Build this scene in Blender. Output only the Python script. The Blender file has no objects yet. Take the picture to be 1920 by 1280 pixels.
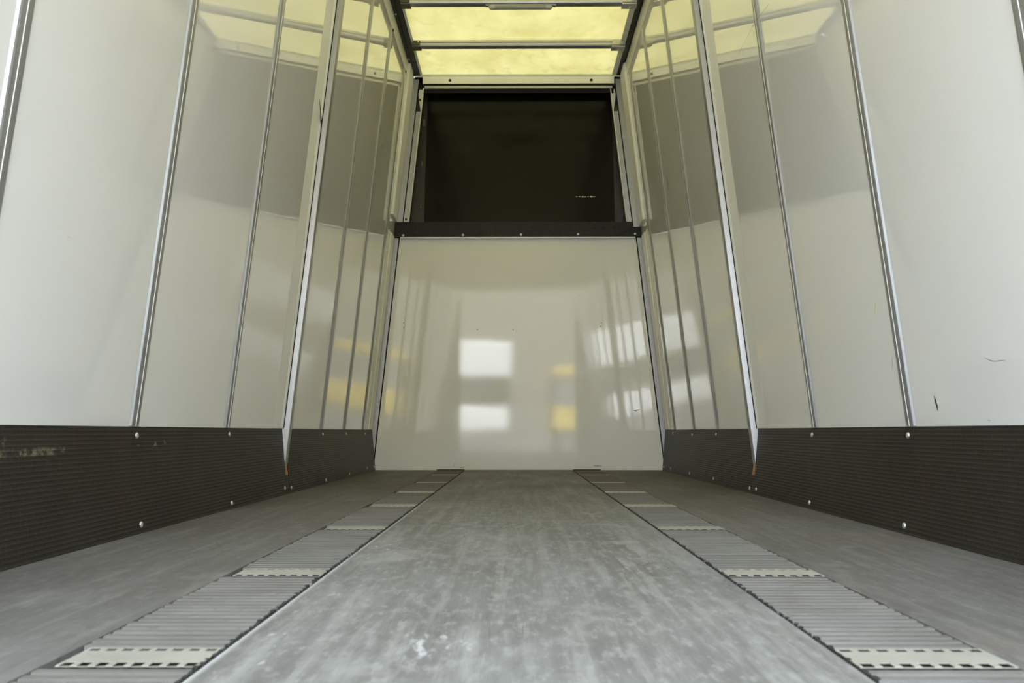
import bpy, bmesh, math, random
from mathutils import Vector, Matrix
random.seed(4)
S = bpy.context.scene
COL = S.collection
R = math.radians

# ------------------------------------------------------------------ camera
FPX, PITCH, YAW, CX, H = 1605.05, 0.104882, 0.005582, -0.0133, 0.2798
cd = bpy.data.cameras.new('camera'); cam = bpy.data.objects.new('camera', cd); COL.objects.link(cam)
cam.location = (CX, 0, H); cam.rotation_euler = (math.pi/2 + PITCH, 0, YAW)
cd.sensor_fit = 'HORIZONTAL'; cd.sensor_width = 36; cd.lens = FPX/1920*36; cd.clip_start = .02
cd.dof.use_dof = True; cd.dof.focus_distance = 4.6; cd.dof.aperture_fstop = 9
S.camera = cam

# ------------------------------------------------------------------ light
w = bpy.data.worlds.new('world'); S.world = w; w.use_nodes = True
wn = w.node_tree.nodes; bg = wn['Background']
bg.inputs[0].default_value = (.75, .865, 1.03, 1); bg.inputs[1].default_value = 13.2
sd = bpy.data.lights.new('sun', 'SUN'); sun = bpy.data.objects.new('sun', sd); COL.objects.link(sun)
sd.energy = 36; sd.angle = R(1.5); sd.color = (1, .96, .88)
sun.location = (0, 4, 8); sun.rotation_euler = (R(-38), R(-8), 0)       # from ahead of the truck, high
vs = S.view_settings; vs.view_transform = 'Standard'; vs.look = 'None'; vs.gamma = 1; vs.use_curve_mapping = False
vs.exposure = 0.09
S.cycles.max_bounces = 14; S.cycles.diffuse_bounces = 9; S.cycles.glossy_bounces = 6

# ------------------------------------------------------------------ geometry constants
LEAN = {-1: .0981, 1: .1063}; KZ, WX, D = .2939, 1.0782, 6.335
REAR, TOP = -.28, 2.995
def wx(s, z, off=0): return s*(WX - LEAN[s]*(z-KZ) - off)       # side wall surface, off = distance inwards
def kx(s, z, off=0): return s*(1.05 + .0282*z/KZ - off)         # kick board surface

# ------------------------------------------------------------------ materials
def mat(name, base=(.5,.5,.5), rough=.5, metal=0, spec=.5):
    m = bpy.data.materials.new(name); m.use_nodes = True
    b = m.node_tree.nodes['Principled BSDF']
    b.inputs['Base Color'].default_value = (*base, 1); b.inputs['Roughness'].default_value = rough
    b.inputs['Metallic'].default_value = metal; b.inputs['Specular IOR Level'].default_value = spec
    return m
class NT:
    def __init__(s, m): s.m = m; s.n = m.node_tree.nodes; s.l = m.node_tree.links; s.b = s.n.get('Principled BSDF')
    def new(s, t, **k):
        n = s.n.new(t)
        for a, v in k.items(): setattr(n, a, v)
        return n
    def put(s, sock, v):
        if isinstance(v, bpy.types.NodeSocket): s.l.new(v, sock)
        elif v is not None:
            if sock.type == 'RGBA' and len(v) == 3: v = (*v, 1)
            sock.default_value = v
    def pos(s, scale=(1,1,1), loc=(0,0,0)):
        g = s.new('ShaderNodeNewGeometry'); mp = s.new('ShaderNodeMapping')
        mp.inputs['Scale'].default_value = scale; mp.inputs['Location'].default_value = loc
        s.l.new(g.outputs['Position'], mp.inputs[0]); return mp.outputs[0]
    def noise(s, vec, scale=5, detail=4, rough=.55, out=0):
        n = s.new('ShaderNodeTexNoise'); s.l.new(vec, n.inputs['Vector'])
        n.inputs['Scale'].default_value = scale; n.inputs['Detail'].default_value = detail; n.inputs['Roughness'].default_value = rough
        return n.outputs[out]
    def ramp(s, v, a, b, lo=0., hi=1.):
        n = s.new('ShaderNodeMapRange'); s.put(n.inputs[0], v); n.inputs[1].default_value = a; n.inputs[2].default_value = b
        n.inputs[3].default_value = lo; n.inputs[4].default_value = hi; return n.outputs[0]
    def math(s, op, a, b=0., c=None):
        n = s.new('ShaderNodeMath', operation=op); s.put(n.inputs[0], a); s.put(n.inputs[1], b)
        if c is not None: s.put(n.inputs[2], c)
        return n.outputs[0]
    def mix(s, f, a, b):
        n = s.new('ShaderNodeMix', data_type='RGBA'); s.put(n.inputs[0], f); s.put(n.inputs[6], a); s.put(n.inputs[7], b); return n.outputs[2]
    def xyz(s, v):
        n = s.new('ShaderNodeSeparateXYZ'); s.l.new(v, n.inputs[0]); return n.outputs
    def bump(s, h, dist, strength=1.):
        n = s.new('ShaderNodeBump'); s.put(n.inputs['Height'], h); n.inputs['Distance'].default_value = dist
        n.inputs['Strength'].default_value = strength; s.l.new(n.outputs[0], s.b.inputs['Normal'])
    def color(s, c): s.put(s.b.inputs['Base Color'], c)
    def box(s, p, x0, x1, y0, y1, soft):       # soft-edged box mask on two coordinates
        def edge(v, a, b):
            return s.math('MULTIPLY', s.ramp(v, a-soft, a+soft), s.ramp(v, b-soft, b+soft, 1., 0.))
        return s.math('MULTIPLY', edge(p[0], x0, x1), edge(p[1], y0, y1))

def gelcoat(name, base, rough, fine, coat):
    m = mat(name, base, rough, 0, .5); t = NT(m); p = t.pos(); t.b.inputs['Coat Weight'].default_value = coat; t.b.inputs['Coat Roughness'].default_value = .008
    n1 = t.noise(p, 2.2, 3); t.color(t.mix(n1, tuple(c*.965 for c in base), tuple(min(1, c*1.03) for c in base)))
    big = t.noise(p, 3.0, 1); sm = t.noise(p, 60, 2)
    t.bump(t.math('ADD', t.math('MULTIPLY', big, 1.), t.math('MULTIPLY', sm, fine)), .00045, 1.)
    return m
M = {}
M['gel'] = gelcoat('glossy_white_gelcoat', (.82, .81, .775), .008, .003, .9)
M['gelfront'] = gelcoat('glossy_cream_gelcoat', (.80, .785, .72), .05, .14, 0)
m = mat('brushed_aluminium', (.45, .455, .46), .42, .8); t = NT(m); p = t.pos((60, 60, 1.2))
t.color(t.mix(t.noise(p, 3, 4), (.36, .365, .37), (.46, .465, .47))); t.put(t.b.inputs['Roughness'], t.ramp(t.noise(p, 4, 3), .3, .7, .38, .48)); M['alu'] = m
M['aluwhite'] = mat('white_coated_aluminium', (.84, .83, .77), .42, 0, .4)
M['alubeam'] = mat('roof_beam_aluminium', (.56, .56, .54), .32, .8)
M['black'] = mat('black_rail_paint', (.012, .012, .010), .4, 0, .4)
M['rubber'] = mat('black_rubber', (.006, .006, .006), .7, 0, .2)
M['steel'] = mat('zinc_screw', (.62, .62, .60), .38, .7)
M['dark'] = mat('dark_dirt_and_grooves', (.018, .017, .015), .9)
M['backing'] = mat('dark_notch_backing', (.05, .047, .042), .9)
M['bracket'] = mat('dark_olive_bracket', (.10, .095, .06), .5, .3)
M['grime'] = mat('black_grime', (.02, .018, .015), .8)
M['plastic'] = mat('grey_lamp_plastic', (.45, .46, .42), .35)
M['lens'] = mat('frosted_lamp_cover', (.30, .31, .29), .3)
M['rust'] = mat('rusty_edge', (.20, .07, .03), .8)
m = mat('splintered_wood', (.42, .21, .08), .7); t = NT(m); t.color(t.mix(t.noise(t.pos((200, 200, 20)), 1, 3), (.24, .10, .04), (.62, .38, .17))); M['wood'] = m
m = mat('yellow_mark', (.62, .55, .16), .7); M['yellowmark'] = m

# translucent roof sheet
m = bpy.data.materials.new('translucent_yellow_roof_sheet'); m.use_nodes = True; t = NT(m)
out = t.n['Material Output']; t.n.remove(t.b)
tr = t.new('ShaderNodeBsdfTranslucent'); df = t.new('ShaderNodeBsdfDiffuse'); mx = t.new('ShaderNodeMixShader'); mx.inputs[0].default_value = .28
p = t.pos((1.0, .75, 1)); a = t.noise(p, 3.4, 9, .62); b2 = t.noise(t.pos((1, .7, 1), (3, 1, 0)), 9, 10, .78)
y = t.xyz(t.pos())[1]
c1 = t.mix(t.ramp(a, .38, .62), (.0545, .0482, .0172), (.0665, .0596, .0250))
dirt = t.math('MULTIPLY', t.ramp(b2, .52, .72), t.ramp(y, 5.2, 6.0, .3, .85))
c2 = t.mix(dirt, c1, (.040, .031, .011))
t.l.new(c2, tr.inputs[0]); df.inputs[0].default_value = (.40, .385, .20, 1)
t.l.new(tr.outputs[0], mx.inputs[1]); t.l.new(df.outputs[0], mx.inputs[2]); t.l.new(mx.outputs[0], out.inputs[0]); M['roof'] = m

# wire-mesh pattern film plywood: kick boards
def kick(name, base, hi):
    m = mat(name, base, .5, 0, .3); t = NT(m); P = t.pos(); v = t.xyz(P)
    rid = t.math('SINE', t.math('MULTIPLY', v[2], 2*math.pi/.0112)); cell = t.math('SINE', t.math('MULTIPLY', v[1], 2*math.pi/.013))
    cellx = t.math('SINE', t.math('MULTIPLY', v[0], 2*math.pi/.013))
    h = t.math('ADD', t.ramp(rid, -.2, .9), t.math('MULTIPLY', t.ramp(cell, .2, .9), .08))
    n = t.noise(P, 7, 5); c = t.mix(t.ramp(n, .3, .75), base, hi)
    c = t.mix(t.math('MULTIPLY', t.ramp(rid, .2, 1.), .24), c, tuple(min(1, q*2.1) for q in hi))
    c = t.mix(t.ramp(t.noise(P, 90, 6, .8), .50, .66, 0, .5), c, (.055, .05, .042)); brown = t.ramp(t.noise(t.pos((1, 4, .6)), 3, 3), .58, .72); c = t.mix(t.math('MULTIPLY', brown, .5), c, (.045, .022, .012))
    # chipped pale scrapes near the mouth of the left board
    yz = (v[1], v[2]); left = t.ramp(v[0], -.6, -.5, 1, 0)
    ch = t.math('MULTIPLY', t.box(yz, 1.2, 2.02, .228, .243, .004), t.ramp(t.noise(t.pos((1, 1, 1.2)), 46, 6, .8), .48, .62))
    ch2 = t.math('MULTIPLY', t.box(yz, 1.55, 1.78, .240, .290, .01), t.ramp(t.noise(P, 60, 3), .56, .64))
    ch3 = t.math('MULTIPLY', t.box(yz, 2.38, 2.62, .225, .262, .006), t.ramp(t.noise(P, 28, 3), .62, .67))
    mk = t.math('MULTIPLY', left, t.math('MAXIMUM', ch, t.math('MAXIMUM', ch2, ch3)))
    c = t.mix(t.math('MULTIPLY', mk, .55), c, (.34, .30, .19))
    t.color(c); t.bump(h, .0009, .7); return m
M['kick'] = kick('dark_brown_mesh_film_board', (.012, .010, .0075), (.022, .019, .014))
M['header'] = kick('black_mesh_film_board', (.005, .0045, .0035), (.009, .008, .006))
m = mat('dark_glossy_film_board', (.010, .009, .008),   .11, 0, .18); t = NT(m); P = t.pos((1, 1, .35))
t.color(t.mix(t.ramp(t.noise(P, 6, 5), .4, .75), (.0025, .0022, .0018), (.006, .005, .0035)))
t.put(t.b.inputs['Roughness'], t.ramp(t.noise(t.pos(), 9, 6, .7), .3, .75, .10, .26)); t.bump(t.noise(t.pos(), 5, 2), .002, .6); M['dkply'] = m
m = mat('dark_worn_recess_board', (.03, .022, .013), .35); t = NT(m)
t.color(t.mix(t.ramp(t.noise(t.pos((1, 1, .25)), 14, 5, .7), .4, .7), (.003, .0025, .0015), (.022, .015, .008))); M['recess'] = m

# floor
def floormat(name, tint=1.0, centre=True):
    m = mat(name, (.2,.2,.2), .5, 0, .3); t = NT(m); P = t.pos(); v = t.xyz(P)
    d1 = t.math('SINE', t.math('MULTIPLY', t.math('ADD', v[0], t.math('MULTIPLY', v[1], .9)), 2*math.pi/.0062))
    d2 = t.math('SINE', t.math('MULTIPLY', t.math('SUBTRACT', v[0], t.math('MULTIPLY', v[1], .9)), 2*math.pi/.0062))
    grid = t.math('MULTIPLY', d1, d2)
    big = t.noise(t.pos((1.6, .7, 1)), 2.4, 6, .6); streak = t.noise(t.pos((14, .7, 1)), 2.2, 6, .65); fine = t.noise(t.pos((1.6, .55, 1)), 30, 7, .72); side = t.math('GREATER_THAN', t.math('ABSOLUTE', v[0]), .58)
    c = t.mix(t.ramp(big, .33, .68), (.105*tint, .102*tint, .094*tint), (.205*tint, .203*tint, .198*tint))
    c = t.mix(t.ramp(streak, .50, .66, 0, .6), c, (.29*tint, .285*tint, .27*tint))
    c = t.mix(t.ramp(streak, .46, .30, 0, .5), c, (.075*tint, .070*tint, .062*tint))
    c = t.mix(t.ramp(fine, .51, .64, 0, .62), c, (.31*tint, .305*tint, .29*tint))
    c = t.mix(t.ramp(fine, .45, .32, 0, .5), c, (.07, .066, .06))
    blot = t.noise(t.pos((1, .8, 1), (5, 2, 0)), 5.2, 3)
    c = t.mix(t.ramp(blot, .60, .72, 0, .6), c, (.32*tint, .315*tint, .305*tint))
    c = t.mix(t.ramp(grid, -.2, 1, 0, .16), c, (.34, .335, .32))
    scr = t.new('ShaderNodeTexVoronoi', feature='DISTANCE_TO_EDGE'); t.l.new(t.pos((9, 1.0, 1), (0, .3, 0)), scr.inputs['Vector']); scr.inputs['Scale'].default_value = 1.3
    sc = t.math('MULTIPLY', t.ramp(scr.outputs[0], .010, .0, 0, 1), t.ramp(t.noise(P, 3.1, 2), .5, .62))
    c = t.mix(t.math('MULTIPLY', sc, .55), c, (.045, .04, .032))
    # boards coloured darker and browner inwards, standing in for the fading daylight
    c = t.mix(t.math('MULTIPLY', t.ramp(t.noise(t.pos((1, .5, 1), (1, 7, 0)), 3, 4), .35, .7), t.ramp(v[1], 2.4, 4.4, .0, .85)), c, (.068, .055, .036))
    c = t.mix(t.math('MULTIPLY', side, .42), c, (.055, .048, .038)); c = t.mix(.06, c, (.25, .21, .15))
    rust = t.math('MULTIPLY', t.ramp(t.noise(t.pos((1, .6, 1), (9, 4, 0)), 4.2, 5), .58, .70, 0, .35), t.ramp(v[0], .5, .6)); c = t.mix(rust, c, (.16, .105, .065))
    # worn white paint
    xy = (v[0], v[1])
    for (x0, x1, y0, y1, th) in ((-.160, -.075, 1.09, 1.225, .53), (-.02, .10, 2.13, 2.16, .60), (-.388, -.381, .8, 3.6, .30), (-.37, -.30, 1.0, 2.2, .62)):
        c = t.mix(t.math('MULTIPLY', t.box(xy, x0, x1, y0, y1, .004 if x1-x0 < .01 else .02), t.ramp(t.noise(t.pos((1, .35, 1)), 60, 4), th, th+.12, 0, .7)), c, (.52, .515, .50))
    seam = t.box(xy, -.388, .388, 2.722, 2.73, .003); c = t.mix(t.math('MULTIPLY', seam, .3), c, (.33, .33, .33))
    t.color(c)
    t.put(t.b.inputs['Roughness'], t.ramp(t.math('ADD', big, t.math('MULTIPLY', fine, .4)), .4, .95, .48, .68))
    t.bump(t.math('ADD', t.math('MULTIPLY', grid, .35), t.math('MULTIPLY', fine, .8)), .0011, .8)
    return m
M['floor'] = floormat('worn_grey_mesh_floor')
m = mat('grey_dirty_slat', (.25,.25,.23), .7, 0, .25); t = NT(m); P = t.pos()
c = t.mix(t.ramp(t.noise(t.pos((1, 2, 1)), 6, 5), .3, .7), (.11, .107, .097), (.175, .171, .158)); c = t.mix(t.ramp(t.noise(P, 24, 5, .7), .42, .28, 0, .7), c, (.07, .065, .05))
c = t.mix(t.ramp(t.xyz(P)[1], 2.4, 4.6, 0, .6), c, (.085, .070, .046)); c = t.mix(.15, c, (.20, .17, .12))  # far slats tinted brown too, the daylight's fall-off put into the colour
t.color(c); M['slat'] = m
m = mat('pale_cream_plate', (.40,.385,.31), .45); t = NT(m); P = t.pos()
c = t.mix(t.ramp(t.noise(P, 9, 5), .3, .7), (.26, .25, .208), (.35, .338, .285)); c = t.mix(t.ramp(t.noise(P, 30, 5, .7), .36, .22, 0, .8), c, (.08, .07, .055))
t.color(c); M['plate'] = m
# outside
M['asphalt'] = mat('asphalt', (.17, .17, .17), .85)
M['vanwhite'] = mat('white_van_paint', (.85, .85, .84), .3)
M['vanyellow'] = mat('yellow_truck_paint', (.62, .46, .08), .35)
M['glass'] = mat('dark_glass', (.05, .055, .06), .1)
M['wallbeige'] = mat('beige_render', (.20, .185, .165), .8)
M['greysteel'] = mat('grey_steel', (.16, .16, .17), .5)
M['outskin'] = mat('truck_outer_skin', (.7, .7, .7), .5)

# ------------------------------------------------------------------ mesh helpers
def add_hex(bm, p, mi=0):
    """p: 8 points, four of the bottom loop then four of the top loop"""
    v = [bm.verts.new(q) for q in p]
    for f in ((3,2,1,0), (4,5,6,7), (0,1,5,4), (1,2,6,5), (2,3,7,6), (3,0,4,7)):
        bm.faces.new([v[i] for i in f]).material_index = mi
    return v
def add_box(bm, x0, x1, y0, y1, z0, z1, mi=0):
    return add_hex(bm, [(x0,y0,z0),(x1,y0,z0),(x1,y1,z0),(x0,y1,z0),(x0,y0,z1),(x1,y0,z1),(x1,y1,z1),(x0,y1,z1)], mi)
def add_prism(bm, loops, mi=0):
    """loops: list of point loops of equal length, joined and capped"""
    L = [[bm.verts.new(q) for q in lp] for lp in loops]; n = len(L[0])
    for a, b in zip(L, L[1:]):
        for i in range(n): bm.faces.new((a[i], a[(i+1) % n], b[(i+1) % n], b[i])).material_index = mi
    bm.faces.new(L[0][::-1]).material_index = mi; bm.faces.new(L[-1]).material_index = mi
def add_dome(bm, c, nrm, r, h, seg=14):
    nrm = Vector(nrm).normalized(); q = nrm.to_track_quat('Z', 'Y')
    rings = [(1, -.2), (1, .25), (.86, .66), (.5, .93), (.22, 1.0)]
    L = [[Vector(c) + q @ Vector((r*a*math.cos(2*math.pi*i/seg), r*a*math.sin(2*math.pi*i/seg), h*b)) for i in range(seg)] for a, b in rings]
    L.append([Vector(c) + q @ Vector((r*.18*math.cos(2*math.pi*i/seg), r*.18*math.sin(2*math.pi*i/seg), h*.55)) for i in range(seg)])
    add_prism(bm, L)
def nb(): return bmesh.new()
def obj(name, bm, mats, parent=None, bevel=0, smooth=False):
    bmesh.ops.recalc_face_normals(bm, faces=bm.faces)
    xs = [v.co for v in bm.verts]; lo = Vector([min(c[i] for c in xs) for i in range(3)]); hi = Vector([max(c[i] for c in xs) for i in range(3)])
    o0 = Vector(((lo.x+hi.x)/2, (lo.y+hi.y)/2, lo.z))
    for v in bm.verts: v.co -= o0
    me = bpy.data.meshes.new(name); bm.to_mesh(me); bm.free()
    for mm in (mats if isinstance(mats, (list, tuple)) else [mats]): me.materials.append(M[mm])
    if smooth:
        for p in me.polygons: p.use_smooth = True
    o = bpy.data.objects.new(name, me); COL.objects.link(o)
    if parent:
        o.parent = parent; base = Vector((0,0,0)); q = parent
        while q: base += q.location; q = q.parent
        o.location = o0 - base
    else: o.location = o0
    if bevel:
        b = o.modifiers.new('bevel', 'BEVEL'); b.width = bevel; b.segments = 2; b.limit_method = 'ANGLE'
    return o
def thing(name, label, cat, loc, group=None):
    o = bpy.data.objects.new(name, None); COL.objects.link(o); o.location = loc; o.empty_display_size = .1
    o['label'] = label; o['category'] = cat
    if group: o['group'] = group
    return o
def tag(o, label, cat, group=None):
    o['label'] = label; o['category'] = cat
    if group: o['group'] = group
    return o
def struct(o): o['kind'] = 'structure'; return o

# ------------------------------------------------------------------ setting
bm = nb()
XO = 1.14
add_box(bm, -XO, XO, REAR, D+.05, -.12, -.03, 1)
for s in (-1, 1):
    a, b = sorted((s*XO, s*.585)); add_box(bm, a, b, REAR, D+.05, -.03, 0)
add_box(bm, -.386, .386, REAR, D+.05, -.03, .002)
struct(obj('floor', bm, ['floor', 'dark']))

for s, side in ((-1, 'left'), (1, 'right')):
    bm = nb(); z0, z1 = -.12, 3.12
    add_hex(bm, [(wx(s,z0), REAR, z0), (wx(s,z0), D+.6, z0), (wx(s,z0,-.05), D+.6, z0), (wx(s,z0,-.05), REAR, z0),
                 (wx(s,z1), REAR, z1), (wx(s,z1), D+.6, z1), (wx(s,z1,-.05), D+.6, z1), (wx(s,z1,-.05), REAR, z1)])
    wl = struct(obj('wall_'+side, bm, 'gel'))
    if s == -1: WL = wl
    else: WR = wl

def trapz(bm, y0, y1, z0, z1, offL, offR, mi=0):
    """a board across the box whose two ends follow the leaning walls"""
    add_hex(bm, [(wx(-1,z0,offL), y0, z0), (wx(1,z0,offR), y0, z0), (wx(1,z0,offR), y1, z0), (wx(-1,z0,offL), y1, z0),
                 (wx(-1,z1,offL), y0, z1), (wx(1,z1,offR), y0, z1), (wx(1,z1,offR), y1, z1), (wx(-1,z1,offL), y1, z1)], mi)
bm = nb(); trapz(bm, D, D+.05, 0, 1.738, .043, .043); FW = struct(obj('wall_front', bm, 'gelfront'))
bm = nb(); trapz(bm, D+.012, D+.05, -.02, 1.74, 0, 0); struct(obj('trim_3', bm, 'rubber'))      # dark gap behind the panel edge

# deep dark recess above the header
bm = nb()
RD = D+.085
add_box(bm, -1.0, 1.0, RD+.02, RD+.05, 1.70, 3.12)
add_box(bm, -.80, .80, D+.022, RD+.02, 2.99, 3.0)
add_box(bm, -.95, .95, D+.055, RD+.02, 1.66, 1.70)
struct(obj('wall_recess', bm, 'recess'))

# rear wall with the open doorway (behind the camera)
bm = nb()
for s in (-1, 1):
    a, b = sorted((s*.87, s*1.25)); add_box(bm, a, b, REAR-.05, REAR, -.12, 3.14)
add_box(bm, -.87, .87, REAR-.05, REAR, 2.45, 3.14)
struct(obj('wall_rear', bm, 'gel'))

bm = nb(); v = [bm.verts.new(q) for q in ((-.80,REAR,TOP+.012),(.80,REAR,TOP+.012),(.80,D+.03,TOP+.012),(-.80,D+.03,TOP+.012))]; bm.faces.new(v)
struct(obj('ceiling', bm, 'roof'))
bm = nb(); add_box(bm, -.82, .82, D+.022, RD+.06, TOP-.005, TOP+.06); struct(obj('trim_4', bm, 'outskin'))

# pale trim along both roof edges and across the front
for n, (a, b) in enumerate(((-.75, -.735), (.716, .75))):
    bm = nb(); add_box(bm, a, b, REAR+.02, D-.03, TOP-.006, TOP+.006); struct(obj('trim_%d' % (n+1), bm, 'aluwhite'))

# ------------------------------------------------------------------ roof rails
for s, side in ((-1, 'left'), (1, 'right')):
    t = thing('roof_rail', 'black roof rail where the %s wall meets the yellow roof' % side, 'rail', (s*.78, 3.0, 2.985), 'black rails along the roof edges')
    bm = nb(); y0, y1 = REAR+.02, D-.03
    prof = [(wx(s,2.985,.001), 2.985), (s*.792, 2.985), (s*.788, 2.992), (s*.749, 2.990), (s*.744, 2.994), (s*.744, 3.05), (wx(s,3.05,.001), 3.05)]
    add_prism(bm, [[(x, y, z) for x, z in prof] for y in (y0, y1)]); obj('rail_profile', bm, 'black', t)
    bm = nb(); prof = [(wx(s,2.89,.0005), 2.89), (wx(s,2.89,.0025), 2.89), (wx(s,2.984,.0025), 2.984), (wx(s,2.984,.0005), 2.984)]
    add_prism(bm, [[(x, y, z) for x, z in prof] for y in (y0, 6.12)]); obj('lower_flange', bm, 'aluwhite', t)
    for y in (4.35, 5.32, 6.0):
        bm = nb(); add_dome(bm, (s*.80, y, 2.984), (0,0,-1), .007, .006, 10); obj('bolt', bm, 'steel', t, smooth=True)

# ------------------------------------------------------------------ roof beams
YB = [5.730, 5.130]
def beam(y, label):
    t = thing('roof_beam', label, 'beam', (0, y, 2.93), 'aluminium beams across the roof')
    bm = nb()
    # section: flange against the roof, groove, rounded web, underside
    pr = [(0, 3.003), (0, 2.988), (.014, 2.988), (.014, 2.983), (.002, 2.982), (-.003, 2.975), (-.003, 2.967), (.001, 2.960), (.008, 2.957), (.046, 2.957), (.05, 2.962), (.05, 3.003)]
    add_prism(bm, [[(x, y+a, z) for a, z in pr] for x in (-.744, .744)]); obj('profile', bm, 'alubeam', t, bevel=.001)
    bm = nb(); add_box(bm, -.744, -.687, y-.008, y+.004, 2.962, 2.996); add_box(bm, -.744, -.682, y-.008, y+.056, 2.949, 2.955); a = obj('end_bracket', bm, 'bracket', t, bevel=.001); a['label'] = 'dark olive end bracket'
    bm = nb(); add_dome(bm, (-.700, y-.009, 2.985), (0,-1,0), .006, .005, 12); obj('bolt', bm, 'aluwhite', a, smooth=True)
    bm = nb(); add_box(bm, .655, .744, y-.010, y+.002, 2.960, 3.001); add_box(bm, .650, .744, y-.010, y+.058, 2.946, 2.955); a = obj('end_bracket', bm, 'alubeam', t, bevel=.001); a['label'] = 'pale metal end bracket'
    bm = nb(); add_dome(bm, (.70, y+.03, 2.946), (0,0,-1), .007, .006, 12); obj('bolt', bm, 'aluwhite', a, smooth=True)
    return t
beam(YB[0], 'aluminium roof beam nearest the dark front panel, with no lamp on it')
beam(YB[1], 'aluminium roof beam carrying the slim lamp')
for k, y in enumerate((4.53, 3.93, 3.33, 2.73)):
    beam(y, ('first','second','third','fourth')[k] + ' aluminium roof beam behind the lamp beam, seen mirrored in the walls')
# lamp on the beam
yl = YB[1]+.014
t = thing('ceiling_lamp', 'slim grey tube lamp fixed under the middle of a roof beam', 'lamp', (.01, yl, 2.94))
bm = nb(); add_box(bm, -.21, .235, yl-.004, yl+.022, 2.949, 2.957); obj('base_plate', bm, 'plastic', t, bevel=.001)
bm = nb(); add_prism(bm, [[(x, yl+.009+.016*math.cos(q), 2.942+.014*math.sin(q)) for q in [2*math.pi*i/16 for i in range(16)]] for x in (-.150, .172)]); obj('lamp_cover', bm, 'lens', t, smooth=False)
for x0, x1, x2 in ((-.175, -.150, -.188), (.198, .172, .212)):
    bm = nb(); add_prism(bm, [[(x, yl+.009+r*math.cos(q), 2.942+r*.9*math.sin(q)) for q in [2*math.pi*i/16 for i in range(16)]] for x, r in ((x1, .0175), (x0, .0165), (x2, .009))]); obj('end_cap', bm, 'plastic', t)
for x in (-.200, .226):
    bm = nb(); add_dome(bm, (x, yl+.009, 2.949), (0,0,-1), .005, .004, 10); obj('screw', bm, 'grime', t, smooth=True)

# ------------------------------------------------------------------ front frame across the roof edge
t = thing('roof_edge_frame', 'pale aluminium angle with two dark screws under the front roof edge', 'frame', (0, D-.02, 2.90))
bm = nb(); add_box(bm, -.735, .735, D-.012, D+.02, 2.934, 2.991); obj('angle', bm, 'aluwhite', t, bevel=.001)
bm = nb(); add_box(bm, -.722, .722, D-.0125, D+.018, 2.896, 2.916); a = obj('lower_bar', bm, 'alu', t, bevel=.003); a['label'] = 'silver lower bar'
bm = nb(); add_box(bm, -.73, .73, D-.008, D+.018, 2.916, 2.934); add_box(bm, -.73, .73, D, D+.018, 2.862, 2.896); obj('shadow_gap', bm, 'rubber', t)  # black strips in place of the shade in the gap and under the bar
for x in (-.525, .56):
    bm = nb(); add_dome(bm, (x, D-.013, 2.960), (0,-1,0), .011, .006, 14); obj('screw', bm, 'grime', t, smooth=True)

# ------------------------------------------------------------------ dark panel at the back of the recess
t = thing('plywood_panel', 'large dark glossy film-faced panel at the top of the front wall', 'panel', (0, RD, 1.70))
bm = nb(); add_hex(bm, [(-.722, RD, 1.705), (.738, RD, 1.705), (.738, RD+.018, 1.705), (-.722, RD+.018, 1.705), (-.700, RD, 2.985), (.716, RD, 2.985), (.716, RD+.018, 2.985), (-.700, RD+.018, 2.985)]); obj('board', bm, 'dkply', t)
for s in (-1, 1):
    i0, i1 = (.727, .705) if s < 0 else (.743, .721)
    bm = nb(); add_hex(bm, [(s*i0, RD-.002, 1.705), (s*.96, RD-.002, 1.705), (s*.96, RD+.018, 1.705), (s*i0, RD+.018, 1.705), (s*i1, RD-.002, 2.985), (s*.83, RD-.002, 2.985), (s*.83, RD+.018, 2.985), (s*i1, RD+.018, 2.985)]); a = obj('side_plank', bm, 'recess', t); a['label'] = 'brown worn side plank'
def at_y(px, py, Y):
    cy, sy, cp, sp = math.cos(YAW), math.sin(YAW), math.cos(PITCH), math.sin(PITCH)
    F = Vector((-sy*cp, cy*cp, sp)); Rr = Vector((cy, sy, 0)); U = Rr.cross(F)
    d = F + Rr*((px-960)/FPX) - U*((py-640)/FPX); k = Y/d.y
    return Vector((CX, 0, H)) + d*k
for px, py, sc in ((795, 231, 1), (792, 308, .7), (789, 388, .7)):
    q = at_y(px, py, RD); bm = nb(); add_box(bm, q.x-.009*sc, q.x+.009*sc, RD-.012, RD-.0005, q.z-.028*sc, q.z+.028*sc); obj('hinge', bm, 'bracket', t, bevel=.004*sc)
bm = nb(); q = at_y(1098, 369, RD)
for k in range(7): add_box(bm, q.x-.075+k*.022, q.x-.062+k*.022+random.random()*.006, RD-.0012, RD-.0002, q.z-.0015-random.random()*.003, q.z+.001+random.random()*.004)
a = obj('scratch', bm, 'aluwhite', t); a['label'] = 'pale broken scratch'

# ------------------------------------------------------------------ header board above the cream panel
t = thing('header_board', 'dark mesh-patterned board screwed across the front wall above the cream panel', 'board', (0, D-.03, 1.73))
bm = nb(); y0, y1 = D-.038, D-.002
za, zb = 1.735, 1.846
def strip(zl, zh, l0, l1, r0, r1):
    add_hex(bm, [(l0, y0, zl), (r0, y0, zl), (r0, y1, zl), (l0, y1, zl), (l1, y0, zh), (r1, y0, zh), (r1, y1, zh), (l1, y1, zh)])
strip(za, 1.806, wx(-1,za,.004), wx(-1,1.806,.004), wx(1,za,.004), wx(1,1.806,.004)); strip(1.806, zb, wx(-1,1.806,.004), wx(-1,zb,.004), .858, .857)
obj('board', bm, 'header', t)
for px in (756, 868, 977, 1084, 1191):
    q = at_y(px, 441-(px-756)*.006, D-.038); bm = nb(); add_dome(bm, q, (0,-1,0), .0095, .005); obj('screw', bm, 'steel', t, smooth=True)
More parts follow.
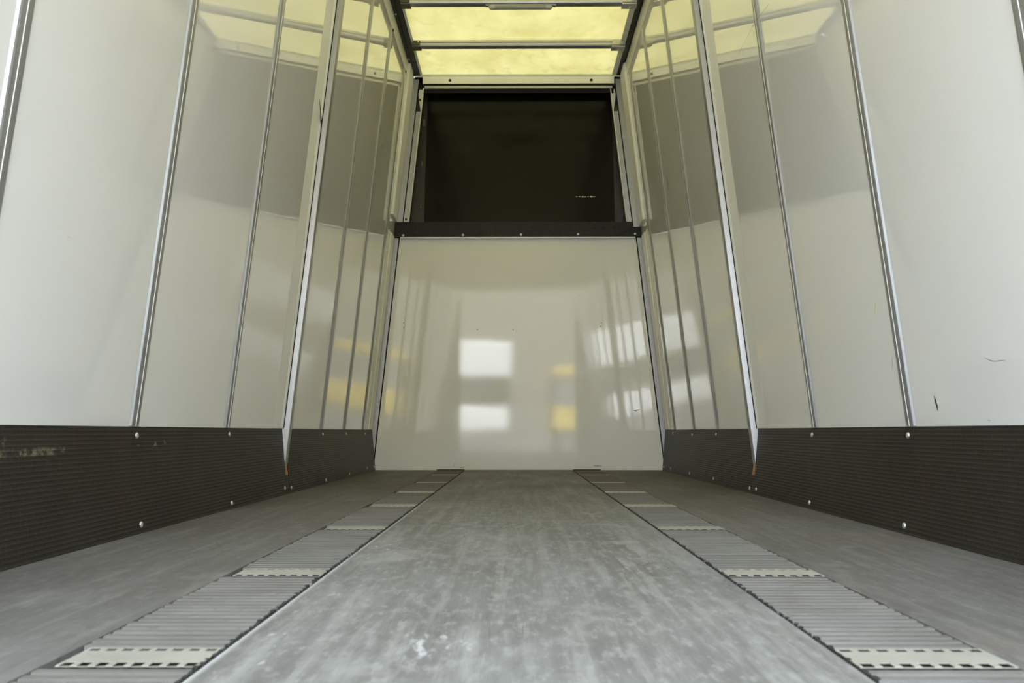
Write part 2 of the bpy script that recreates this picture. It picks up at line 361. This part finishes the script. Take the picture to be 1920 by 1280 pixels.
bm = nb(); trapz(bm, D-.03, D-.002, 1.722, 1.7345, .05, .05); a = obj('edge_strip', bm, 'alu', t); a['label'] = 'thin metal edge under the board'

# ------------------------------------------------------------------ wall uprights
def wprism(bm, s, prof, z0, z1):
    """prof: (y, off) section on the leaning wall, run from z0 to z1"""
    add_prism(bm, [[(wx(s, z, o), y, z) for y, o in prof] for z in (z0, z1)])
def mark(parent, s, y, z, off, dy, dz, m='grime', seed=0):
    rd = random.Random(seed); bm = nb(); n = 9
    pts = [(y+dy*math.cos(2*math.pi*i/n)*rd.uniform(.45, 1), z+dz*math.sin(2*math.pi*i/n)*rd.uniform(.45, 1)) for i in range(n)]
    add_prism(bm, [[(wx(s, b, off+o), a, b) for a, b in pts] for o in (.0002, .0012)])
    return obj('dirt_mark', bm, m, parent)
RY = [1.625, 2.380, 3.145, 4.672, 5.298, 5.945]
where = ['at the %s edge of the picture, out of which it leans', 'nearest the camera to run right down to the kick board on the %s',
         'between the middle post and the broad near panels on the %s', 'next beyond the %s middle post', 'second beyond the %s middle post', 'next to the %s front corner']
LB = {(-1,0):'wide aluminium joint strip leaning out of the top left picture edge', (1,0):'wide aluminium joint strip just clipping the top right picture corner',
      (-1,1):'aluminium joint strip between the two broadest white panels of the left wall',
      (1,1):'aluminium joint strip beside the dark diagonal scuff on the near right wall',
      (-1,2):'aluminium joint strip just nearer than the left middle post, black smudge near its top',
      (1,2):'aluminium joint strip just nearer than the right middle post, cobweb near its top',
      (-1,3):'thin joint strip next beyond the left middle post', (1,3):'thin joint strip next beyond the right middle post',
      (-1,4):'thin joint strip second beyond the left middle post', (1,4):'thin joint strip second beyond the right middle post',
      (-1,5):'thin joint strip closest to the left front corner', (1,5):'thin joint strip closest to the right front corner'}
RIB = {}
for s in (-1, 1):
    y = 0; hw = .0255; z0 = KZ+.002; z1 = 2.885
    zb = wx(s, z0)
    root = thing('joint_strip', LB[(s, 0)], 'strip', (wx(s, z0), RY[0], z0), 'joint strips on the side walls')
    bm = nb(); wprism(bm, s, [(RY[0]-hw, .0006), (RY[0]-hw+.004, .0062), (RY[0]-hw+.009, .0078), (RY[0]-.002, .0078), (RY[0]+.002, .0078), (RY[0]+hw-.009, .0078), (RY[0]+hw-.003, .0062), (RY[0]+hw, .0006)], z0, z1)
    cap = obj('strip_profile', bm, 'alu', root)
    bm = nb(); wprism(bm, s, [(RY[0]-.0016, .0079), (RY[0]-.0008, .0088), (RY[0]+.0008, .0088), (RY[0]+.0016, .0079)], z0, z1)
    lip = obj('centre_bead', bm, 'aluwhite', root)
    RIB[(s, 0)] = root
    for i in range(1, 6):
        r = root.copy(); COL.objects.link(r); r.location.y = RY[i]; r['label'] = LB[(s, i)]
        for ch in (cap, lip):
            c = ch.copy(); COL.objects.link(c); c.parent = r
        RIB[(s, i)] = r
for i, y in ((4, 5.345), (5, 5.985)):
    bm = nb(); add_dome(bm, (wx(-1, 2.872, .0075), y-.03, 2.872), (1,0,0), .011, .007, 12); obj('bolt', bm, 'grime', RIB[(-1, i)], smooth=True)
mark(RIB[(-1, 2)], -1, 3.147, 2.075, .0088, .014, .030, seed=3); mark(RIB[(1, 2)], 1, 3.147, 2.09, .0088, .016, .05, seed=5)

for s, side in ((-1, 'left'), (1, 'right')):
    t = thing('wall_post', 'protruding light metal post halfway along the %s wall, running into the kick boards' % side, 'post', (wx(s, .15), 3.92, .15), 'middle posts of the side walls')
    bm = nb(); wprism(bm, s, [(3.899, .0008), (3.903, .0315), (3.905, .033), (3.942, .033), (3.945, .0315), (3.949, .0008)], .12, 2.98); obj('post_profile', bm, 'alu', t)
    bm = nb(); wprism(bm, s, [(3.745, .0004), (3.760, .0018), (3.862, .0035), (3.872, .0075), (3.884, .0085), (3.888, .0008)], KZ+.002, 2.975); obj('flange', bm, 'aluwhite', t)
    bm = nb(); wprism(bm, s, [(3.8882, .0006), (3.8885, .0092), (3.8983, .0092), (3.8986, .0006)], KZ+.002, 2.975); obj('rubber_seal', bm, 'rubber', t)
    if s == -1:
        bm = nb(); add_prism(bm, [[(wx(s, z, .009+o), y, z) for y, z in ((3.80, 1.80), (3.885, 1.722), (3.886, 1.70), (3.865, 1.72))] for o in (0, .0015)]); obj('scuff', bm, 'grime', t)
    else:
        bm = nb(); add_prism(bm, [[(wx(s, z, .0295+o), y, z) for y, z in ((3.905, 1.822), (3.94, 1.828), (3.944, 1.818), (3.915, 1.814))] for o in (0, .001)]); obj('scuff', bm, 'grime', t)
    # splintered block left in the gap between the kick boards, and the infill beneath it
    bm = nb(); add_hex(bm, [(kx(s,.086,-.001), 3.906, .086), (kx(s,.086,-.001), 3.951, .086), (kx(s,.086,-.03), 3.951, .086), (kx(s,.086,-.03), 3.906, .086),
                            (kx(s,.150,.001), 3.906, .150), (kx(s,.150,.001), 3.930, .150), (kx(s,.150,-.03), 3.930, .150), (kx(s,.150,-.03), 3.906, .150)])
    a = tag(obj('wood_splinter', bm, 'wood'), 'orange sliver of bare wood at the foot of the %s middle post' % side, 'wood', 'bare wood at the post feet')

    # corner at the front wall
    t = thing('corner_post', 'light metal post in the %s front corner beside the cream panel' % side, 'post', (wx(s, .02), D-.02, .02), 'lower corner posts')
    bm = nb()
    add_prism(bm, [[(wx(s,z,.001), D-.006, z), (wx(s,z,.034), D-.006, z), (wx(s,z,.035), D-.003, z), (wx(s,z,.035), D+.010, z), (wx(s,z,.001), D+.010, z)] for z in (.02, 1.730)]); obj('post_profile', bm, 'alu', t)
    bm = nb(); wprism(bm, s, [(6.045, .0006), (6.05, .004), (6.13, .005), (6.135, .010), (6.27, .010), (6.275, .004), (6.30, .004), (6.304, .0006)], KZ+.002, 1.728); obj('flange', bm, 'aluwhite', t)

    t = thing('frame_post', 'tall pale metal frame post on the %s side of the dark recess' % side, 'post', (wx(s, 1.85, .02), D-.02, 1.85), 'posts beside the dark recess')
    zt = 3.0; z0 = 1.8475 if s == -1 else 1.8075
    bm = nb(); wprism(bm, s, [(6.06, .0008), (6.075, .018), (6.22, .018), (6.32, .012), (6.322, .0008)], z0, 2.985); obj('side_cladding', bm, 'aluwhite', t)
    bm = nb()
    add_prism(bm, [[(wx(s,z,.0015), D-.010, z), (wx(s,z,.049), D-.010, z), (wx(s,z,.051), D-.008, z), (wx(s,z,.051), D+.02, z), (wx(s,z,.0015), D+.02, z)] for z in (z0, zt-.03)]); obj('outer_profile', bm, 'alu', t)
    bm = nb(); add_prism(bm, [[(wx(s,z,.0515), D-.002, z), (wx(s,z,.058), D-.002, z), (wx(s,z,.058), D+.02, z), (wx(s,z,.0515), D+.02, z)] for z in (z0+.04, zt-.06)]); obj('rubber_seal', bm, 'rubber', t)
    bm = nb()
    add_prism(bm, [[(wx(s,z,.0585), D-.006, z), (wx(s,z,.090), D-.006, z), (wx(s,z,.0905), D+.02, z), (wx(s,z,.0585), D+.02, z)] for z in (1.8475, 2.715)]); obj('inner_profile', bm, 'alu', t)
    bm = nb()
    add_prism(bm, [[(wx(s,z,.092), D-.010, z), (wx(s,z,.098), D-.010, z), (wx(s,z,.098), D+.02, z), (wx(s,z,.092), D+.02, z)] for z in (1.8475, 2.905)]); obj('edge_lip', bm, 'aluwhite', t)
    bm = nb(); add_prism(bm, [[(wx(s,2.72,.062), y, 2.72), (wx(s,2.72,.090), y, 2.72), (wx(s,2.83,.064), y, 2.83), (wx(s,2.86,.058), y, 2.86)] for y in (D+.003, D+.012)]); obj('brace', bm, 'black', t)
    bm = nb(); add_prism(bm, [[(wx(s,z,.0585), D+.014, z), (wx(s,z,.0915), D+.014, z), (wx(s,z,.0915), D+.02, z), (wx(s,z,.0585), D+.02, z)] for z in (2.72, 2.90)]); obj('back_plate', bm, 'aluwhite', t)
    if s == -1:
        for z in (1.875, 2.815):
            bm = nb(); add_dome(bm, (wx(s, z, .074), D-.006+(.02 if z > 2 else 0), z), (0,-1,0), .009, .005, 12); obj('screw', bm, 'rust', t, smooth=True)

# ------------------------------------------------------------------ kick boards
def at_kick(s, px, py):
    cy, sy, cp, sp = math.cos(YAW), math.sin(YAW), math.cos(PITCH), math.sin(PITCH)
    F = Vector((-sy*cp, cy*cp, sp)); Rr = Vector((cy, sy, 0)); U = Rr.cross(F)
    d = F + Rr*((px-960)/FPX) - U*((py-640)/FPX); C = Vector((CX, 0, H)); n = Vector((s, 0, -.0282/KZ)); k = (1.05 - n.dot(C))/n.dot(d)
    return C + d*k, -n
for s, side in ((-1, 'left'), (1, 'right')):
    for (y0, y1, lab, scr) in (
        (REAR+.01, 3.903, 'near dark kick board along the %s wall, from picture edge to middle post',
         {-1: [(256,816),(430,814),(264,983),(434,943),(534,915)], 1: [(1703,816),(1523,815),(1696,985),(1518,942),(1418,917)]}),
        (3.953, D-.008, 'far dark mesh-patterned kick board on the %s, from the middle post to the front corner',
         {-1: [(605,814),(649,813),(684,813),(611,900),(655,888),(688,877),(701,875),(546,914)], 1: [(1262,812),(1298,815),(1343,814),(1245,875),(1258,878),(1293,887),(1338,897),(1406,915)]})):
        t = thing('kick_board', lab % side, 'board', (s*1.05, (max(y0,0)+y1)/2, 0), 'kick boards')
        bm = nb(); th = .016
        ye = y1
        prof = [(kx(s,.0008), .0008), (kx(s,KZ-.002), KZ-.002), (kx(s,KZ,-.002), KZ), (kx(s,KZ,-.010), KZ), (kx(s,.0008,-.03), .0008)]
        # keep the back of the board clear of the leaning wall
        prof[3] = (wx(s, KZ, .0005) if abs(wx(s,KZ,.0005)) > abs(kx(s,KZ,-.002))+.0005 else kx(s,KZ,-.003), KZ)
        prof[2] = (kx(s,KZ,0), KZ)
        prof = [prof[0], prof[2], (kx(s,KZ-.001,-.0005), KZ-.001), (kx(s,.20,-.012), .20), (kx(s,.0008,-.03), .0008)]
        add_prism(bm, [[(x, y, z) for x, z in prof] for y in (y0, ye)]); obj('board', bm, 'kick', t)
        for px, py in scr[s]:
            q, n = at_kick(s, px, py); bm = nb(); add_dome(bm, q, n, .0085, .005); obj('screw', bm, 'steel', t, smooth=True)
    bm = nb(); add_hex(bm, [(kx(s,.001,.0), 3.9045, .001), (kx(s,.001), 3.9515, .001), (kx(s,.001,-.03), 3.9515, .001), (kx(s,.001,-.03), 3.9045, .001),
                            (kx(s,.0855), 3.9045, .0855), (kx(s,.0855), 3.9515, .0855), (kx(s,.0855,-.03), 3.9515, .0855), (kx(s,.0855,-.03), 3.9045, .0855)])
    tag(obj('infill_block', bm, 'kick'), 'small dark block between the two kick boards under the %s bare wood sliver' % side, 'block', 'infill blocks between kick boards')

# ------------------------------------------------------------------ slatted floor tracks
PL = [(1.057, 1.150), (1.704, 1.797), (2.500, 2.595), (3.235, 3.375), (3.975, 4.09), (4.76, 4.85), (5.60, 5.69)]
for s, side in ((-1, 'left'), (1, 'right')):
    t = thing('floor_track', 'slatted grey track with cream cross plates set in the floor on the %s' % side, 'track', (s*.49, 3.0, -.03), 'slatted floor tracks')
    xi, xo = .400, .578
    edges = [REAR+.02] + [e for p in PL for e in p] + [D-.01]
    for k in range(0, len(edges), 2):
        y0, y1 = edges[k]+.003, edges[k+1]-.003
        bm = nb(); a, b = sorted((s*xi, s*xo)); add_box(bm, a, b, y0, y1, -.029, -.004, 1)  # dark base shows between the bars as groove lines
        n = max(1, round((y1-y0)/.0255)); st = (y1-y0)/n
        for i in range(n):
            yy = y0+i*st; e = random.uniform(-.002, .004); f_ = random.uniform(0, .005)
            x0, x1 = s*(xi-.002-f_*.8), s*(xo+.003+e); zt = 0.
            add_prism(bm, [[(x, yy+st*.10, -.006), (x, yy+st*.16, zt), (x, yy+st*.72, zt), (x, yy+st*.80, -.006)] for x in (x0, x1)])
        obj('slat_panel', bm, ['slat', 'dark'], t)
    for (y0, y1) in PL:
        bm = nb(); n = 8; x0, x1 = (s*.396, s*(.568 if s < 0 else .586)); wd = (x1-x0)/n; nd = min(.016, (y1-y0)*.17)
        z0, z1 = -.0004, .0006
        add_box(bm, min(x0,x1), max(x0,x1), y0+nd+.004, y1-nd-.004, z0, z1)
        for i in range(n+1):
            c = x0+wd*i; h = abs(wd)*.19
            lo_, hi_ = max(c-h, min(x0,x1)), min(c+h, max(x0,x1))
            for ya, yb in ((y0+.004, y0+nd+.004), (y1-nd-.004, y1-.004)): add_box(bm, lo_, hi_, ya, yb, z0, z1)
        for ya in (y0, y1-.004): add_box(bm, min(x0,x1), max(x0,x1), ya, ya+.004, z0, z1-.0008)
        cp = obj('cross_plate', bm, 'plate', t)
        bm = nb(); add_box(bm, min(x0,x1)-.0005, max(x0,x1)+.0005, y0-.002, y1+.002, -.029, -.004); obj('notch_backing', bm, 'backing', cp)  # dark sheet added under the plate, stands in for shade inside the notches
    # far stop of the track
    bm = nb(); a, b = sorted((s*.398, s*.60)); add_box(bm, a, b, D-.012, D-.001, 0.0, .006); obj('end_stop', bm, 'dark', t)
    # grit packed in the joint beside the centre boards
    bm = nb(); rd = random.Random(9+s)
    yy = .85
    while yy < D-.05:
        L_ = rd.uniform(.006, .02); wd_ = rd.uniform(.003, .009); xx = s*(.391+rd.uniform(0, .003))
        add_prism(bm, [[(xx-s*.002, yy, -.02), (xx+s*wd_, yy+L_*.2, -.02), (xx+s*wd_, yy+L_, -.02), (xx-s*.001, yy+L_*1.2, -.02)], [(xx-s*.001, yy+.001, .0008), (xx+s*wd_*.8, yy+L_*.3, .001), (xx+s*wd_*.8, yy+L_*.9, .001), (xx, yy+L_, .0012)]])
        yy += L_*rd.uniform(1.1, 2.2)
    o = obj('grit', bm, 'dark', t); o['kind'] = 'stuff'

# ------------------------------------------------------------------ marks on the cream panel
def fdot(px, py, r, m='grime', name='screw_hole'):
    q = at_y(px, py, D); bm = nb(); add_prism(bm, [[(q.x+r*math.cos(2*math.pi*i/10), D-o, q.z+r*math.sin(2*math.pi*i/10)) for i in range(10)] for o in (.0003, .0012)]); obj(name, bm, m, FW)
for px, py in ((895, 618), (962, 618), (757, 605), (757, 614), (1127, 605), (1126, 612)): fdot(px, py, .0036)
def fscratch(pts, wdt, m='grime'):
    bm = nb(); q = [at_y(a, b, D) for a, b in pts]
    top = [(p.x, p.z+wdt*(1-abs(i/(len(q)-1)-.5)*1.6)) for i, p in enumerate(q)]; bot = [(p.x+wdt*.4, p.z-wdt*.6) for p in q]
    lp = top+bot[::-1]; add_prism(bm, [[(x, D-o, z) for x, z in lp] for o in (.0003, .001)]); obj('scuff', bm, m, FW)
fscratch([(1187, 769), (1192, 769.5), (1199, 767.5)], .004); fscratch([(1194, 774), (1196, 778)], .008); fscratch([(1191, 771), (1195, 772)], .004)
fscratch([(882, 770), (884, 775)], .004); fscratch([(1113, 873), (1120, 873.4), (1128, 873)], .0025); fscratch([(1070, 562), (1092, 552)], .0015, 'alubeam')
fscratch([(850, 874), (853, 867)], .006, 'yellowmark'); fscratch([(862, 876), (870, 875)], .010, 'yellowmark')
# scuffs on the right wall
def at_wall(s, px, py):
    cy, sy, cp, sp = math.cos(YAW), math.sin(YAW), math.cos(PITCH), math.sin(PITCH)
    F = Vector((-sy*cp, cy*cp, sp)); Rr = Vector((cy, sy, 0)); U = Rr.cross(F)
    d = F + Rr*((px-960)/FPX) - U*((py-640)/FPX); C = Vector((CX, 0, H)); n = Vector((s, 0, LEAN[s])); k = (WX+LEAN[s]*KZ - n.dot(C))/n.dot(d)
    return C + d*k
def wscuff(s, pts, wdt, m='grime'):
    bm = nb(); q = [at_wall(s, *p) for p in pts]; n = len(q)
    L = []
    for i, p in enumerate(q):
        k = wdt*(1-abs(i/(n-1)-.5)*1.7); a = q[min(i+1, n-1)]-q[max(i-1, 0)]; pr = Vector((0, -a.z, a.y)).normalized()*k/2
        L.append((p.y+pr.y, p.z+pr.z)); L.insert(0, (p.y-pr.y, p.z-pr.z))
    add_prism(bm, [[(wx(s, z, o), y, z) for y, z in L] for o in (.0003, .001)]); obj('scuff', bm, m, WR if s > 0 else WL)
wscuff(1, [(1752, 742), (1754, 750), (1757, 760), (1759, 770)], .010); wscuff(1, [(1673, 668), (1674, 678), (1673, 690)], .005, 'alubeam')
wscuff(1, [(1852, 787), (1857, 788)], .004); wscuff(1, [(1845, 669), (1862, 677), (1886, 674)], .002, 'alubeam'); wscuff(1, [(1250, 330), (1252, 345), (1253, 356)], .010)
wscuff(1, [(1455, 726), (1455, 731)], .006, 'alubeam'); wscuff(1, [(1642, 568), (1640, 590)], .003, 'yellowmark')
wscuff(-1, [(716, 272), (719, 280)], .008, 'rust'); wscuff(-1, [(126, 443), (132, 445)], .004, 'alubeam')

# cobweb threads on the right wall strip
t = thing('cobweb', 'thin grey cobweb on the strip before the right middle post', 'cobweb', at_wall(1, 1400, 80))
for k, pts in enumerate((((1448, 8), (1420, 42), (1416, 50)), ((1416, 50), (1402, 78), (1388, 104)), ((1416, 50), (1425, 44), (1421, 62)))):
    bm = nb(); q = [at_wall(1, *p)+Vector((-.012, 0, 0)) for p in pts]
    for a, b in zip(q, q[1:]):
        r = .0012; add_prism(bm, [[c+Vector((0, r*math.cos(u), r*math.sin(u))) for u in (0, 2.1, 4.2)] for c in (a, b)])
    obj('thread', bm, 'greysteel', t)

# ------------------------------------------------------------------ outside the open rear doors (reaches the picture as light and reflections)
bm = nb(); add_box(bm, -60, 60, -90, 60, -1.3, -1.1); struct(obj('ground', bm, 'asphalt'))
def bx(x0, x1, y0, y1, z0, z1):
    b = nb(); add_box(b, x0, x1, y0, y1, z0, z1); return b
t = thing('delivery_van', 'white delivery van parked outside behind the open doors', 'van', (-2.6, -10, -1.1))
obj('van_body', bx(-5.2, -.13, -12.5, -8.0, 1.58, 2.46), 'vanwhite', t, bevel=.08); obj('windscreen', bx(-5.1, -.16, -12.4, -8.05, .87, 1.58), 'glass', t)
obj('bonnet', bx(-5.2, -.18, -12.5, -7.9, .29, .87), 'vanwhite', t, bevel=.08); obj('bumper', bx(-5.2, -.3, -12.5, -7.85, -.8, .29), 'greysteel', t, bevel=.05)
for x in (-4.6, -1.0):
    b = nb(); add_prism(b, [[(x+dx, -8.7+.4*math.cos(q), -.7+.4*math.sin(q)) for q in [2*math.pi*i/24 for i in range(24)]] for dx in (-.15, .15)]); obj('wheel', b, 'rubber', t)
t = thing('yellow_truck', 'yellow truck parked outside behind the open doors', 'truck', (3, -10, -1.1))
obj('upper_body', bx(.88, 5.4, -13, -8, 1.64, 1.85), 'vanyellow', t, bevel=.03); obj('cab_window', bx(.95, 5.3, -12.9, -8.05, .86, 1.64), 'greysteel', t)
obj('lower_body', bx(.86, 5.4, -13, -8, .32, .86), 'vanyellow', t, bevel=.03); obj('chassis', bx(1.0, 5.2, -12.9, -8.1, -1.1, .32), 'greysteel', t)
t = thing('depot_building', 'beige depot building across the yard behind the open doors', 'building', (0, -26, -1.1))
obj('wall', bx(-30, 30, -34, -25, -1.1, 9.5), 'wallbeige', t)
for x in (-15, -7, 3, 12):
    obj('gate', bx(x, x+5, -25.05, -24.98, -1.1, 3.2), 'greysteel', t)
